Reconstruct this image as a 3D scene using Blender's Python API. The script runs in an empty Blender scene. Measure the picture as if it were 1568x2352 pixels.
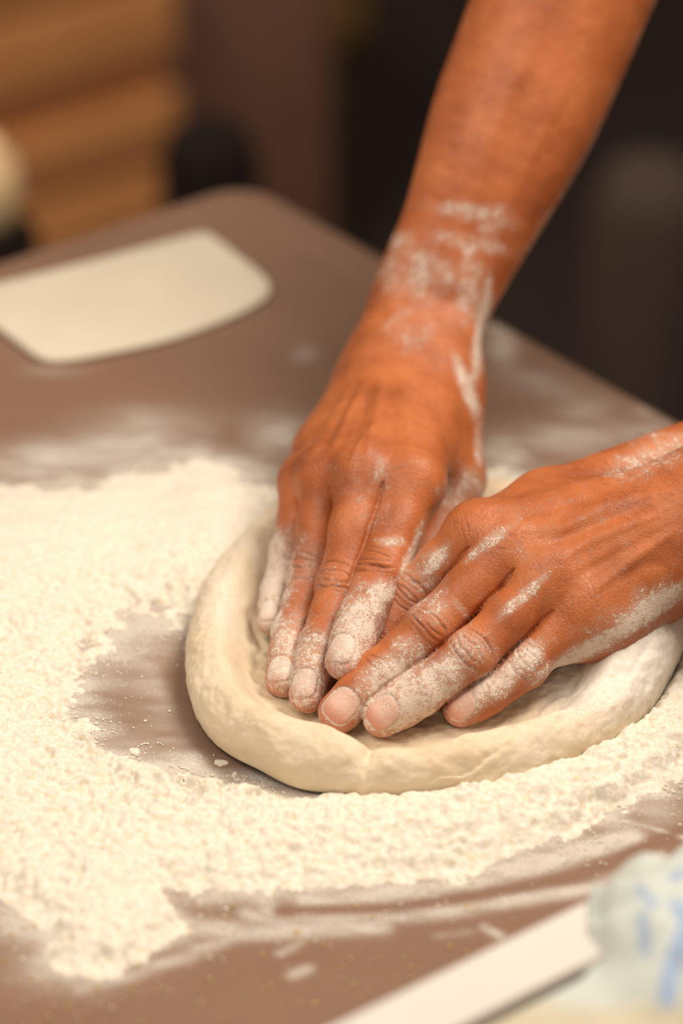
import bpy, math, random
import numpy as np
from mathutils import Vector, Matrix

# ------------------------------------------------------------------ camera, world, light
C = bpy.context.scene.collection
SC = bpy.context.scene
TZ = 0.90                      # height of the table top above the floor
F_PX, PITCH, CAM_H = 7300.0, math.radians(31.0), 0.719
cam_d = bpy.data.cameras.new('camera'); cam = bpy.data.objects.new('camera', cam_d); C.objects.link(cam)
cam.location = (0, 0, TZ + CAM_H); cam.rotation_euler = (math.pi/2 - PITCH, 0, 0)
cam_d.sensor_fit = 'HORIZONTAL'; cam_d.sensor_width = 24.0; cam_d.lens = F_PX/1568*24
cam_d.clip_start = 0.05; cam_d.clip_end = 30
cam_d.dof.use_dof = True; cam_d.dof.focus_distance = 1.245; cam_d.dof.aperture_fstop = 3.6
SC.camera = cam
SC.view_settings.view_transform = 'Standard'; SC.view_settings.look = 'None'
SC.view_settings.gamma = 1.0; SC.view_settings.exposure = 0.29
SC.view_settings.use_curve_mapping = False
SC.cycles.use_denoising = True
SC.cycles.max_bounces = 6

world = bpy.data.worlds.new('room_light'); SC.world = world; world.use_nodes = True
world.node_tree.nodes['Background'].inputs[0].default_value = (1.0, 0.85, 0.72, 1)
world.node_tree.nodes['Background'].inputs[1].default_value = 0.30

def area(name, loc, aim, size, watts, col):
    l = bpy.data.lights.new(name, 'AREA'); l.shape = 'DISK'; l.size = size; l.energy = watts; l.color = col
    o = bpy.data.objects.new(name, l); C.objects.link(o); o.location = loc
    o.rotation_euler = (Vector(aim) - Vector(loc)).to_track_quat('-Z', 'Y').to_euler()
    return o
area('key_light', (0.62, 1.28, TZ + 1.20), (0.0, 1.08, TZ), 0.60, 14.5, (1.0, 0.89, 0.76))
area('fill_light', (-0.55, 0.55, TZ + 1.25), (0.0, 1.05, TZ), 0.80, 9, (1.0, 0.89, 0.77))

_l = bpy.data.lights.new('back_fill_spot', 'SPOT'); _l.energy = 95; _l.spot_size = math.radians(75); _l.spot_blend = 0.6; _l.shadow_soft_size = 0.15; _l.color = (1.0, 0.84, 0.66)  # added spot with no visible source, brightens the slatted unit and cabinet
_o = bpy.data.objects.new('back_fill_spot', _l); C.objects.link(_o); _o.location = (-0.5, 2.0, TZ + 1.5)
_o.rotation_euler = (Vector((-0.4, 2.9, 0.25)) - _o.location).to_track_quat('-Z', 'Y').to_euler()
# ------------------------------------------------------------------ helpers
SP, CP = math.sin(PITCH), math.cos(PITCH)
def P(px, py, z=0.0):
    """point of the place (metres, z above the table top) seen at a pixel of the photograph"""
    u = (px-784)/F_PX; v = (py-1176)/F_PX
    d = np.array([u, CP - v*SP, -SP - v*CP]); t = (CAM_H - z)/-d[2]
    return np.array([d[0]*t, d[1]*t, z])
def PM(px, py, zmm): return P(px, py, zmm/1000.0)
def proj(X, Y, Z):
    z = Z - CAM_H; dep = Y*CP - z*SP; up = Y*SP + z*CP
    return 784 + F_PX*X/dep, 1176 - F_PX*up/dep
def nrm(v): v = np.asarray(v, float); return v/np.linalg.norm(v)
def sstep(a, b, x):
    t = np.clip((x-a)/(b-a), 0, 1); return t*t*(3-2*t)

def _hash(ix, iy, iz, seed):
    n = (ix*73856093) ^ (iy*19349663) ^ (iz*83492791) ^ (seed*2654435761 & 0x7fffffff)
    n = (n ^ (n >> 13)) * 1274126177 & 0xffffffff
    n = (n ^ (n >> 16)) * 668265263 & 0xffffffff
    return ((n ^ (n >> 15)) & 0xffff)/65535.0
def noise3(p, scale, seed=0):
    q = np.asarray(p, np.float64)/scale; i = np.floor(q).astype(np.int64); f = q - i; f = f*f*(3-2*f)
    r = 0
    for dx in (0, 1):
        wx = f[:, 0] if dx else 1-f[:, 0]
        for dy in (0, 1):
            wy = f[:, 1] if dy else 1-f[:, 1]
            for dz in (0, 1):
                wz = f[:, 2] if dz else 1-f[:, 2]
                r = r + wx*wy*wz*_hash(i[:, 0]+dx, i[:, 1]+dy, i[:, 2]+dz, seed)
    return r
def fbm3(p, scale, oct=3, seed=0, gain=0.5):
    r = 0; a = 1; s = 0
    for o in range(oct):
        r = r + a*noise3(p, scale/2**o, seed+o*17); s += a; a *= gain
    return r/s
def noise2(x, y, scale, seed=0):
    qx = x/scale; qy = y/scale; ix = np.floor(qx).astype(np.int64); iy = np.floor(qy).astype(np.int64)
    fx = qx-ix; fy = qy-iy; fx = fx*fx*(3-2*fx); fy = fy*fy*(3-2*fy); z = np.zeros_like(ix)
    h = lambda a, b: _hash(ix+a, iy+b, z, seed)
    return (h(0,0)*(1-fx)+h(1,0)*fx)*(1-fy) + (h(0,1)*(1-fx)+h(1,1)*fx)*fy
def fbm2(x, y, scale, oct=3, seed=0, gain=0.5):
    r = 0; a = 1; s = 0
    for o in range(oct):
        c_, s_ = math.cos(o*1.1), math.sin(o*1.1)
        r = r + a*noise2(x*c_-y*s_, x*s_+y*c_, scale/2**o, seed+o*13); s += a; a *= gain
    return r/s
def sdpoly(x, y, poly):
    """signed distance to a closed outline, positive inside"""
    d = np.full(x.shape, 1e18); ins = np.zeros(x.shape, bool); n = len(poly)
    for i in range(n):
        ax, ay = poly[i]; bx, by = poly[(i+1) % n]
        ex, ey = bx-ax, by-ay; wx, wy = x-ax, y-ay
        t = np.clip((wx*ex+wy*ey)/(ex*ex+ey*ey+1e-12), 0, 1)
        d = np.minimum(d, (wx-ex*t)**2+(wy-ey*t)**2)
        if abs(ey) > 1e-12:
            c = ((ay > y) != (by > y)) & (x < (bx-ax)*(y-ay)/ey + ax); ins ^= c
    return np.where(ins, 1, -1)*np.sqrt(d)
def dline(x, y, pts):
    d = np.full(x.shape, 1e18)
    for (ax, ay), (bx, by) in zip(pts[:-1], pts[1:]):
        ex, ey = bx-ax, by-ay; t = np.clip(((x-ax)*ex+(y-ay)*ey)/(ex*ex+ey*ey+1e-12), 0, 1)
        d = np.minimum(d, (x-ax-ex*t)**2+(y-ay-ey*t)**2)
    return np.sqrt(d)

def mesh_np(name, V, Fc, mat, parent=None, smooth=True, attrs=None, off=True):
    V = np.asarray(V, np.float32).copy()
    if off: V[:, 2] += TZ
    me = bpy.data.meshes.new(name); k = Fc.shape[1]
    me.vertices.add(len(V)); me.vertices.foreach_set('co', V.ravel())
    me.loops.add(Fc.size); me.loops.foreach_set('vertex_index', Fc.astype(np.int32).ravel())
    me.polygons.add(len(Fc)); me.polygons.foreach_set('loop_start', np.arange(0, Fc.size, k, dtype=np.int32))
    me.update(calc_edges=True)
    me.polygons.foreach_set('use_smooth', np.full(len(Fc), smooth))
    for an, av in (attrs or {}).items():
        a = me.attributes.new(an, 'FLOAT', 'POINT'); a.data.foreach_set('value', np.asarray(av, np.float32))
    me.materials.append(mat)
    o = bpy.data.objects.new(name, me); C.objects.link(o)
    if parent is not None: o.parent = parent
    return o
def mesh_py(name, V, Fc, mat, parent=None, smooth=False, off=True):
    me = bpy.data.meshes.new(name)
    me.from_pydata([(float(v[0]), float(v[1]), float(v[2]) + (TZ if off else 0)) for v in V], [], [tuple(f) for f in Fc])
    me.update(); me.materials.append(mat)
    for p in me.polygons: p.use_smooth = smooth
    o = bpy.data.objects.new(name, me); C.objects.link(o)
    if parent is not None: o.parent = parent
    return o
def tag(o, label=None, cat=None, group=None, kind=None):
    if label: o['label'] = label
    if cat: o['category'] = cat
    if group: o['group'] = group
    if kind: o['kind'] = kind
    return o
def empty(name, loc):
    o = bpy.data.objects.new(name, None); C.objects.link(o); o.location = loc; o.empty_display_size = 0.05
    bpy.context.view_layer.update()
    return o
def adopt(o, root):
    """parent a mesh whose vertices are written in world space under an empty"""
    o.parent = root; o.matrix_parent_inverse = Matrix.Translation(-Vector(root.location))
    return o
def bevel(o, w, seg=3, ang=35):
    m = o.modifiers.new('bevel', 'BEVEL'); m.width = w; m.segments = seg; m.limit_method = 'ANGLE'; m.angle_limit = math.radians(ang)
    for p in o.data.polygons: p.use_smooth = True
    return o
def prism(name, outline, z0, z1, mat, parent=None, off=True):
    n = len(outline)
    V = [(p[0], p[1], z0) for p in outline] + [(p[0], p[1], z1) for p in outline]
    a = sum(outline[i][0]*outline[(i+1) % n][1] - outline[(i+1) % n][0]*outline[i][1] for i in range(n))
    Fc = [tuple(range(n, 2*n)), tuple(reversed(range(n)))] + [(i, (i+1) % n, n+(i+1) % n, n+i) for i in range(n)]
    if a < 0: Fc = [tuple(reversed(f)) for f in Fc]
    return mesh_py(name, V, Fc, mat, parent, False, off)
def obox(name, o3, ex, ey, ez, mat, parent=None, off=True):
    """box from a corner and three edge vectors"""
    o3, ex, ey, ez = [np.asarray(v, float) for v in (o3, ex, ey, ez)]
    V = [o3 + a*ex + b*ey + c*ez for c in (0, 1) for b in (0, 1) for a in (0, 1)]
    Fc = [(0,2,3,1), (4,5,7,6), (0,1,5,4), (2,6,7,3), (0,4,6,2), (1,3,7,5)]
    if np.dot(np.cross(ex, ey), ez) < 0: Fc = [tuple(reversed(f)) for f in Fc]
    return mesh_py(name, V, Fc, mat, parent, False, off)
def lathe(name, prof, loc, mat, parent=None, seg=48, smooth=True):
    V = []; Fc = []
    for r, z in prof:
        for k in range(seg):
            a = 2*math.pi*k/seg; V.append((loc[0]+r*math.cos(a), loc[1]+r*math.sin(a), loc[2]+z))
    for i in range(len(prof)-1):
        for k in range(seg):
            k2 = (k+1) % seg; Fc.append((i*seg+k, i*seg+k2, (i+1)*seg+k2, (i+1)*seg+k))
    return mesh_py(name, V, Fc, mat, parent, smooth, off=False)

# ------------------------------------------------------------------ materials
def srgb(r, g, b):
    f = lambda c: c/12.92 if c <= 0.04045 else ((c+0.055)/1.055)**2.4
    return (f(r/255), f(g/255), f(b/255), 1)
class M:
    def __init__(s, name):
        s.m = bpy.data.materials.new(name); s.m.use_nodes = True; s.t = s.m.node_tree
        s.b = s.t.nodes['Principled BSDF']
    def n(s, kind, **kw):
        nd = s.t.nodes.new(kind)
        for k, v in kw.items():
            if k.startswith('i_'): nd.inputs[k[2:].replace('_', ' ')].default_value = v
            else: setattr(nd, k, v)
        return nd
    def l(s, a, b): s.t.links.new(a, b)
    def set(s, **kw):
        for k, v in kw.items(): s.b.inputs[k.replace('_', ' ')].default_value = v
        return s
    def noise(s, scale, detail=3, rough=0.55, vec=None):
        nd = s.n('ShaderNodeTexNoise'); nd.inputs['Scale'].default_value = scale
        nd.inputs['Detail'].default_value = detail; nd.inputs['Roughness'].default_value = rough
        s.l(vec if vec is not None else s.pos(), nd.inputs['Vector']); return nd.outputs['Fac']
    def pos(s):
        if not hasattr(s, '_p'): s._p = s.n('ShaderNodeNewGeometry').outputs['Position']
        return s._p
    def math(s, op, a, b=None, c=None, clamp=False):
        nd = s.n('ShaderNodeMath', operation=op, use_clamp=clamp)
        for i, v in enumerate((a, b, c)):
            if v is None: continue
            if isinstance(v, (int, float)): nd.inputs[i].default_value = v
            else: s.l(v, nd.inputs[i])
        return nd.outputs[0]
    def ramp(s, fac, stops):
        nd = s.n('ShaderNodeValToRGB'); e = nd.color_ramp.elements
        while len(e) < len(stops): e.new(0.5)
        for el, (p, c) in zip(e, stops): el.position = p; el.color = c
        s.l(fac, nd.inputs[0]); return nd.outputs[0]
    def mix(s, fac, a, b):
        nd = s.n('ShaderNodeMix', data_type='RGBA')
        for sk, v in ((nd.inputs[0], fac), (nd.inputs[6], a), (nd.inputs[7], b)):
            if isinstance(v, (int, float, tuple)): sk.default_value = v
            else: s.l(v, sk)
        return nd.outputs[2]
    def attr(s, name):
        return s.n('ShaderNodeAttribute', attribute_name=name).outputs['Fac']
    def ss(s, x, a, b):
        nd = s.n('ShaderNodeMapRange', interpolation_type='SMOOTHSTEP')
        nd.inputs[1].default_value = a; nd.inputs[2].default_value = b
        s.l(x, nd.inputs[0]); return nd.outputs[0]
    def bump(s, h, strength, dist, prev=None):
        nd = s.n('ShaderNodeBump'); nd.inputs['Strength'].default_value = strength; nd.inputs['Distance'].default_value = dist
        s.l(h, nd.inputs['Height'])
        if prev is not None: s.l(prev, nd.inputs['Normal'])
        return nd.outputs[0]
    def base(s, c): s.l(c, s.b.inputs['Base Color']) if not isinstance(c, tuple) else s.set(Base_Color=c); return s
    def normal(s, n): s.l(n, s.b.inputs['Normal']); return s
def plain(name, col, rough=0.6, scale=60, var=0.12, **kw):
    m = M(name); d = tuple(c*(1-var) for c in col[:3])+(1,); li = tuple(min(1, c*(1+var)) for c in col[:3])+(1,)
    m.base(m.ramp(m.noise(scale, 4), [(0.3, d), (0.7, li)])); m.set(Roughness=rough, **kw); return m.m

def mat_skin():
    m = M('skin'); p = m.pos()
    n1 = m.noise(45, 4); n2 = m.noise(260, 3)
    col = m.ramp(n1, [(0.30, srgb(154, 82, 42)), (0.52, srgb(180, 100, 53)), (0.75, srgb(198, 117, 67))])
    col = m.mix(m.math('MULTIPLY', m.ss(n2, 0.5, 0.75), 0.25), col, srgb(140, 66, 34))
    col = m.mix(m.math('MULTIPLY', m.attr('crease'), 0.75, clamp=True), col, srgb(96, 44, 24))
    col = m.mix(m.math('MULTIPLY', m.attr('nail'), 0.85), col, srgb(222, 188, 170))
    col = m.mix(m.math('MULTIPLY', m.attr('pinch'), 0.6), col, srgb(205, 112, 84))
    fl = m.attr('flour'); fn = m.noise(1500, 3, 0.6); fm = m.noise(480, 3, 0.6); fb = m.noise(130, 3, 0.6)
    c0 = lambda v, k: m.math('MULTIPLY_ADD', v, k, -0.5*k)
    x = m.math('ADD', m.math('ADD', fl, c0(fn, 1.9)), m.math('ADD', c0(fm, 1.5), c0(fb, 1.0)))
    mask = m.math('MULTIPLY', m.ss(x, 0.42, 0.80), 0.84)
    spk = m.math('MULTIPLY', m.ss(m.noise(1900, 1, 0.5), 0.70, 0.76), 0.65)
    film = m.math('MULTIPLY', m.ss(m.math('ADD', fl, c0(fb, 0.8)), 0.05, 1.1), 0.50)
    mask = m.math('MAXIMUM', m.math('MAXIMUM', mask, film), spk)
    col = m.mix(mask, col, srgb(230, 216, 200)); m.base(col)
    m.l(m.math('ADD', m.math('MULTIPLY', mask, 0.4), 0.46), m.b.inputs['Roughness'])
    m.set(Subsurface_Weight=0.12, Subsurface_Scale=0.004, Specular_IOR_Level=0.42)
    m.b.inputs['Subsurface Radius'].default_value = (1.0, 0.35, 0.15)
    vo = m.n('ShaderNodeTexVoronoi', feature='DISTANCE_TO_EDGE'); vo.inputs['Scale'].default_value = 520
    wp = m.n('ShaderNodeTexNoise'); wp.inputs['Scale'].default_value = 200; m.l(p, wp.inputs['Vector'])
    mx = m.n('ShaderNodeMix', data_type='VECTOR'); mx.inputs[0].default_value = 0.004
    m.l(p, mx.inputs[4]); m.l(wp.outputs['Color'], mx.inputs[5]); m.l(mx.outputs[1], vo.inputs['Vector'])
    h = m.ss(vo.outputs['Distance'], 0.0, 0.18)
    b = m.bump(h, 0.30, 0.00025)
    b = m.bump(m.math('MULTIPLY', mask, fn), 0.8, 0.0006, b)
    m.normal(b); return m.m
def mat_flour():
    m = M('flour'); n = m.noise(420, 4, 0.6); n2 = m.noise(260, 3, .6)
    col = m.ramp(n, [(0.30, srgb(224, 210, 182)), (0.5, srgb(233, 225, 209)), (0.7, srgb(238, 232, 221))])
    col = m.mix(m.math('MULTIPLY', m.ss(n2, 0.62, 0.72), 0.40), col, srgb(220, 188, 128))
    m.base(col); m.set(Roughness=0.95, Specular_IOR_Level=0.1)
    b = m.bump(m.noise(1300, 4, 0.7), 0.6, 0.0006); b = m.bump(m.noise(520, 3, .6), 0.5, 0.0012, b)
    m.normal(b); return m.m
def mat_dough():
    m = M('dough'); n = m.noise(40, 4); n2 = m.noise(700, 4, 0.7)
    col = m.ramp(n, [(0.3, srgb(216, 195, 164)), (0.6, srgb(222, 205, 178)), (0.8, srgb(228, 215, 194))])
    fl = m.attr('flour'); mk = m.ss(m.math('ADD', fl, m.math('MULTIPLY', n2, 0.8)), 0.55, 1.15)
    col = m.mix(mk, col, srgb(228, 221, 210))
    spk = m.n('ShaderNodeTexVoronoi'); spk.inputs['Scale'].default_value = 210; m.l(m.pos(), spk.inputs['Vector'])
    col = m.mix(m.math('MULTIPLY', m.ss(spk.outputs['Distance'], 0.16, 0.08), 0.4), col, srgb(236, 186, 96))
    m.base(col); m.set(Roughness=0.7, Subsurface_Weight=0.25, Subsurface_Scale=0.006, Specular_IOR_Level=0.25)
    m.b.inputs['Subsurface Radius'].default_value = (1.0, 0.6, 0.3)
    b = m.bump(n2, 0.35, 0.0006); b = m.bump(m.noise(180, 4), 0.35, 0.0012, b)
    m.normal(b); return m.m
def mat_table():
    m = M('table_laminate'); n = m.noise(9, 4); n2 = m.noise(1900, 4, 0.7); n3 = m.noise(650, 3, 0.6)
    col = m.ramp(n, [(0.3, srgb(129, 99, 80)), (0.7, srgb(141, 110, 90))])
    gr = m.noise(1500, 2)
    col = m.mix(m.math('MULTIPLY', gr, 0.2), col, srgb(112, 80, 66))
    du = m.attr('dust'); c0 = lambda v, k: m.math('MULTIPLY_ADD', v, k, -0.5*k)
    x = m.math('ADD', m.math('ADD', du, c0(n2, 2.0)), m.math('ADD', c0(n3, 1.3), c0(m.noise(110, 3), .8)))
    mk = m.math('MULTIPLY', m.ss(x, 0.48, 0.80), 0.92)
    film = m.math('MULTIPLY', m.ss(du, 0.0, 0.9), 0.66)
    mk = m.math('MAXIMUM', mk, film)
    col = m.mix(mk, col, srgb(214, 205, 193)); m.base(col)
    m.l(m.math('ADD', m.math('MULTIPLY', mk, 0.45), 0.42), m.b.inputs['Roughness'])
    m.set(Specular_IOR_Level=0.4)
    m.normal(m.bump(m.math('MULTIPLY', mk, n2), 0.6, 0.0007)); return m.m
SKIN, FLOUR, DOUGH, TABLE = mat_skin(), mat_flour(), mat_dough(), mat_table()
def mat_wood(name, c1, c2):
    m = M(name); mp = m.n('ShaderNodeMapping'); mp.inputs['Scale'].default_value = (3, 3, 40); m.l(m.pos(), mp.inputs['Vector'])
    m.base(m.ramp(m.noise(4, 5, 0.6, mp.outputs[0]), [(0.3, c1), (0.7, c2)])); m.set(Roughness=0.6); return m.m
WOOD = mat_wood('pale_brown_wood', srgb(176, 116, 66), srgb(192, 132, 80))
WOOD_D = mat_wood('dark_brown_wood', srgb(104, 64, 40), srgb(122, 78, 50))
BLACK = plain('black_plastic', srgb(26, 19, 16), 0.9, Specular_IOR_Level=0.1)
CLOTH_D = plain('black_cotton', srgb(44, 34, 31), 0.9, 300)
APRON = plain('dark_apron_canvas', srgb(56, 42, 36), 0.9, 260)
CREAM = plain('cream_plastic', srgb(220, 208, 186), 0.45, 30, 0.03)
WHITE = plain('white_plastic', srgb(212, 206, 198), 0.6, 20, 0.02)
FLOORM = plain('dark_floor_tile', srgb(46, 36, 32), 0.5, 6)
WALLM = plain('dark_brown_paint', srgb(44, 33, 28), 0.8, 3)
STEEL = plain('table_leg_steel', srgb(120, 112, 106), 0.35, 30, 0.05, Metallic=0.9)
OLIVE = plain('olive_yellow_cloth', srgb(110, 80, 20), 0.8, 40)
BROWN = plain('brown_cardboard', srgb(50, 35, 26), 0.85, 20)

# ------------------------------------------------------------------ room
fl = mesh_py('floor', [(-3.2, -1.2, 0), (3.2, -1.2, 0), (3.2, 4.6, 0), (-3.2, 4.6, 0)], [(0, 1, 2, 3)], FLOORM, off=False); tag(fl, kind='structure')
wb = obox('wall_back', (-3.2, 4.6, 0), (6.4, 0, 0), (0, 0.1, 0), (0, 0, 3), WALLM, off=False); tag(wb, kind='structure')

# table axes: e1 runs along the far edge to the left and nearer, e2 along the right edge to the right and nearer
A0, A1 = P(0, 592)[:2], P(540, 418)[:2]; B0, B1 = P(600, 430)[:2], P(1568, 962)[:2]
E1 = nrm(A0-A1); E2m = nrm(B1-B0); E2 = np.array([-E1[1], E1[0]]); E2 = E2 if E2@E2m > 0 else -E2
E2 = nrm(E2 + E2m); E1 = np.array([E2[1], -E2[0]]); E1 = E1 if E1[0] < 0 else -E1
m_ = np.array([[E1[0], -E2[0]], [E1[1], -E2[1]]]); t_ = np.linalg.solve(m_, ((B0+B1)/2 - (A0+A1)/2)); C0 = (A0+A1)/2 + E1*t_[0]
def T2(a, b): return C0 + E1*a + E2*b          # table plan coordinates, metres from the far corner
TL1, TL2 = 1.10, 0.95
def T3(a, b, z): q = T2(a, b); return np.array([q[0], q[1], z])

# ------------------------------------------------------------------ worktop with a dusting of flour
FLOUR_OUT = [(-500, 1135), (-200, 1128), (0, 1125), (100, 1115), (230, 1112), (330, 1092), (400, 1072), (470, 1052), (520, 1085), (560, 1112), (650, 1118),
  (800, 1120), (1000, 1110), (1110, 1085), (1200, 1098), (1400, 1150), (1700, 1350), (1760, 1560), (1640, 1740), (1568, 1792), (1467, 1835), (1406, 1873),
  (1319, 1924), (1176, 1960), (1054, 2016), (921, 2026), (768, 2050), (640, 2052), (618, 2095), (590, 2050), (459, 2055), (367, 2040), (395, 2085), (433, 2126),
  (331, 2198), (255, 2244), (178, 2239), (102, 2208), (117, 2142), (66, 2096), (0, 2065), (-200, 2010), (-500, 1900)]
FLOUR_HOLE = [(306, 1417), (380, 1412), (444, 1420), (560, 1430), (700, 1500), (1000, 1560), (1000, 1780), (760, 1815), (694, 1833), (655, 1832), (633, 1815), (561, 1797), (459, 1795), (332, 1766),
  (245, 1739), (214, 1677), (158, 1637), (189, 1575), (224, 1504), (265, 1453)]
gx = np.arange(-0.30, 0.245, 0.0012); gy = np.arange(0.76, 1.50, 0.0012)
def dust_at(X, Y):
    px, py = proj(X, Y, np.zeros_like(X))
    w = (fbm2(X, Y, 0.012, 3, 5)-0.5)*60
    do = -sdpoly(px, py, FLOUR_OUT) + w*0.6; dh = sdpoly(px, py, FLOUR_HOLE) + w
    D = np.zeros_like(X)
    D = np.maximum(D, 0.75*np.exp(-np.maximum(do, 0)/38.0)*sstep(2400, 2150, py))
    D = np.where(dh > -20, np.maximum(0.86*np.exp(-np.maximum(dh, 0)/75.0), 0.25), D)
    g = lambda cx, cy, rx, ry, a: a*np.exp(-((px-cx)/rx)**2-((py-cy)/ry)**2)
    for q in [(190, 1040, 150, 45, .60), (60, 1060, 120, 40, .4), (330, 1020, 90, 60, .50), (650, 1000, 90, 55, .62), (480, 1070, 120, 30, .3), (700, 812, 38, 26, .45),
              (130, 850, 90, 16, .35), (1155, 780, 40, 60, .62), (1230, 880, 90, 35, .40), (1340, 940, 80, 40, .50), (1300, 1010, 150, 45, .55),
              (1160, 1060, 70, 70, .75), (1500, 1000, 80, 50, .42), (1480, 940, 26, 16, .3), (350, 960, 200, 40, .3), (560, 1085, 70, 40, .4),
              (380, 1560, 60, 90, .30), (310, 1480, 60, 60, .45), (400, 1760, 110, 26, .5), (470, 1740, 60, 18, .3),
              (100, 2230, 160, 70, .30), (60, 2120, 130, 50, .45), (1500, 1850, 90, 45, .60), (700, 2130, 120, 26, .35), (1450, 1905, 90, 22, .30)]:
        D = np.maximum(D, g(*q)) if q[4] > .5 else D + g(*q)*0.9
    def line(pts, wd, a):
        nonlocal D
        D = np.maximum(D, a*np.exp(-(dline(px, py, pts)/wd)**2))
    line([(700, 2076), (820, 2064), (950, 2043), (1100, 2014), (1250, 1978), (1380, 1940), (1450, 1918)], 36, .86)
    line([(560, 2095), (640, 2120), (768, 2108), (1000, 2098), (1200, 2066), (1350, 2040), (1440, 2008), (1520, 1970)], 20, .74)
    line([(433, 2126), (560, 2140), (700, 2130), (880, 2124)], 28, .72)
    line([(1395, 1878), (1480, 1897), (1575, 1925)], 6, .85)
    line([(178, 2272), (300, 2240), (440, 2190), (560, 2140)], 20, .62)
    line([(1110, 2130), (1150, 2150)], 12, .55); line([(1000, 2150), (1080, 2140)], 12, .35)
    line([(640, 2190), (690, 2165)], 12, .6); line([(670, 2240), (710, 2225)], 14, .66)
    bare = np.exp(-(dline(px, py, [(640, 2092), (900, 2084), (1100, 2056), (1300, 2014), (1400, 1978), (1500, 1935), (1550, 1915)])/13)**2)
    D = D*(1-0.9*bare)
    bare = np.exp(-(((px-1360)/60)**2+((py-1905)/14)**2)); D = D*(1-0.5*bare)
    bare = sstep(70, 20, np.abs(px-440-0.5*(py-1600)))*sstep(1480, 1560, py)*sstep(1790, 1750, py); D = D*(1-0.8*bare)
    D = D*(0.55+0.9*fbm2(X*0.7+Y*.3, Y*2.2, 0.010, 3, 77))
    return np.clip(D, 0, 1)
def build_table():
    root = empty('work_table', (*T2(TL1/2, TL2/2), 0.0))
    tag(root, 'mauve-brown work table dusted with flour under the dough and the hands', 'table')
    na, nb = 560, 520; a = np.linspace(0, TL1, na); b = np.linspace(0, TL2, nb); r = 0.026
    Aa, Bb = np.meshgrid(a, b, indexing='ij')
    # refine near the corner seen by the camera by warping the grid spacing
    Aa = TL1*(Aa/TL1)**1.25; Bb = TL2*(Bb/TL2)**1.25
    lim = 0.003
    # rounded corner: squash points inside the corner square onto the arc
    ca, cb = r - Aa, r - Bb; ins = (ca > 0) & (cb > 0); mx = np.maximum(ca, cb); ln = np.hypot(ca, cb)+1e-9
    k = np.where(ins, mx/ln, 1.0); A2 = np.where(ins, r-ca*k, Aa); B2 = np.where(ins, r-cb*k, Bb)
    de = np.where(ins, r-np.hypot(r-A2, r-B2), np.minimum(A2, B2))
    Z = -0.003*sstep(0.006, 0.0, de)
    Z = Z - 0.0008*np.exp(-((de-0.030)/0.0025)**2)
    X = C0[0]+E1[0]*A2+E2[0]*B2; Y = C0[1]+E1[1]*A2+E2[1]*B2
    V = np.stack([X.ravel(), Y.ravel(), Z.ravel()], 1)
    D = dust_at(X.ravel(), Y.ravel())
    idx = np.arange(na*nb).reshape(na, nb)
    Q = np.stack([idx[:-1, :-1].ravel(), idx[:-1, 1:].ravel(), idx[1:, 1:].ravel(), idx[1:, :-1].ravel()], 1)
    top = V
    # skirt
    ring = np.concatenate([idx[:, 0], idx[-1, 1:], idx[-2::-1, -1], idx[0, -2:0:-1]])
    sk = V[ring].copy(); sk[:, 2] = -0.032; sb = len(V); V = np.concatenate([V, sk]); nr = len(ring)
    D = np.concatenate([D, np.zeros(nr)])
    S = np.stack([ring, np.roll(ring, -1), sb+np.roll(np.arange(nr), -1), sb+np.arange(nr)], 1)
    if np.cross(E1, E2) > 0: Q = Q[:, ::-1]; S = S[:, ::-1]
    o = mesh_np('worktop', V, np.concatenate([Q, S]), TABLE, attrs={'dust': D}); adopt(o, root)
    for (pa, pb) in ((0.06, 0.06), (TL1-0.11, 0.06), (0.06, TL2-0.11), (TL1-0.11, TL2-0.11)):
        l = obox('leg', T3(pa, pb, -TZ), T3(pa+0.05, pb, 0)-T3(pa, pb, 0), T3(pa, pb+0.05, 0)-T3(pa, pb, 0), (0, 0, TZ-0.0325), STEEL); bevel(l, 0.004); adopt(l, root)
    return root
build_table()

# ------------------------------------------------------------------ dough
DC = P(1003, 1500)[:2]
OUT = [(432, 1562), (440, 1625), (462, 1680), (500, 1728), (560, 1772), (640, 1808), (740, 1832), (850, 1845), (960, 1844), (1080, 1834), (1200, 1806), (1330, 1762), (1430, 1706),
       (1500, 1644), (1545, 1575), (1566, 1500), (1560, 1430), (1530, 1360), (1470, 1290), (1380, 1240), (1260, 1200), (1100, 1180), (940, 1172), (800, 1180), (690, 1205), (600, 1262), (530, 1325), (478, 1395), (445, 1470)]
_o = np.array([P(x, y)[:2] - DC for x, y in OUT]); _oa = np.arctan2(_o[:, 1], _o[:, 0]); _or = np.hypot(_o[:, 0], _o[:, 1]); _k = np.argsort(_oa); _oa, _or = _oa[_k], _or[_k]
def ringf(th, an, va):
    an = np.asarray(an); va = np.asarray(va); k = np.argsort(an); an, va = an[k], va[k]
    return np.interp(th, np.concatenate([an-2*np.pi, an, an+2*np.pi]), np.concatenate([va, va, va]))
def sm(v, n):
    for _ in range(n): v = (np.roll(v, 1)+2*v+np.roll(v, -1))/4
    return v
def dough_h(X, Y, R_of, th_n=1440):
    dx, dy = X-DC[0], Y-DC[1]; th = np.arctan2(dy, dx); rr = np.hypot(dx, dy)
    return th, rr
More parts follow.
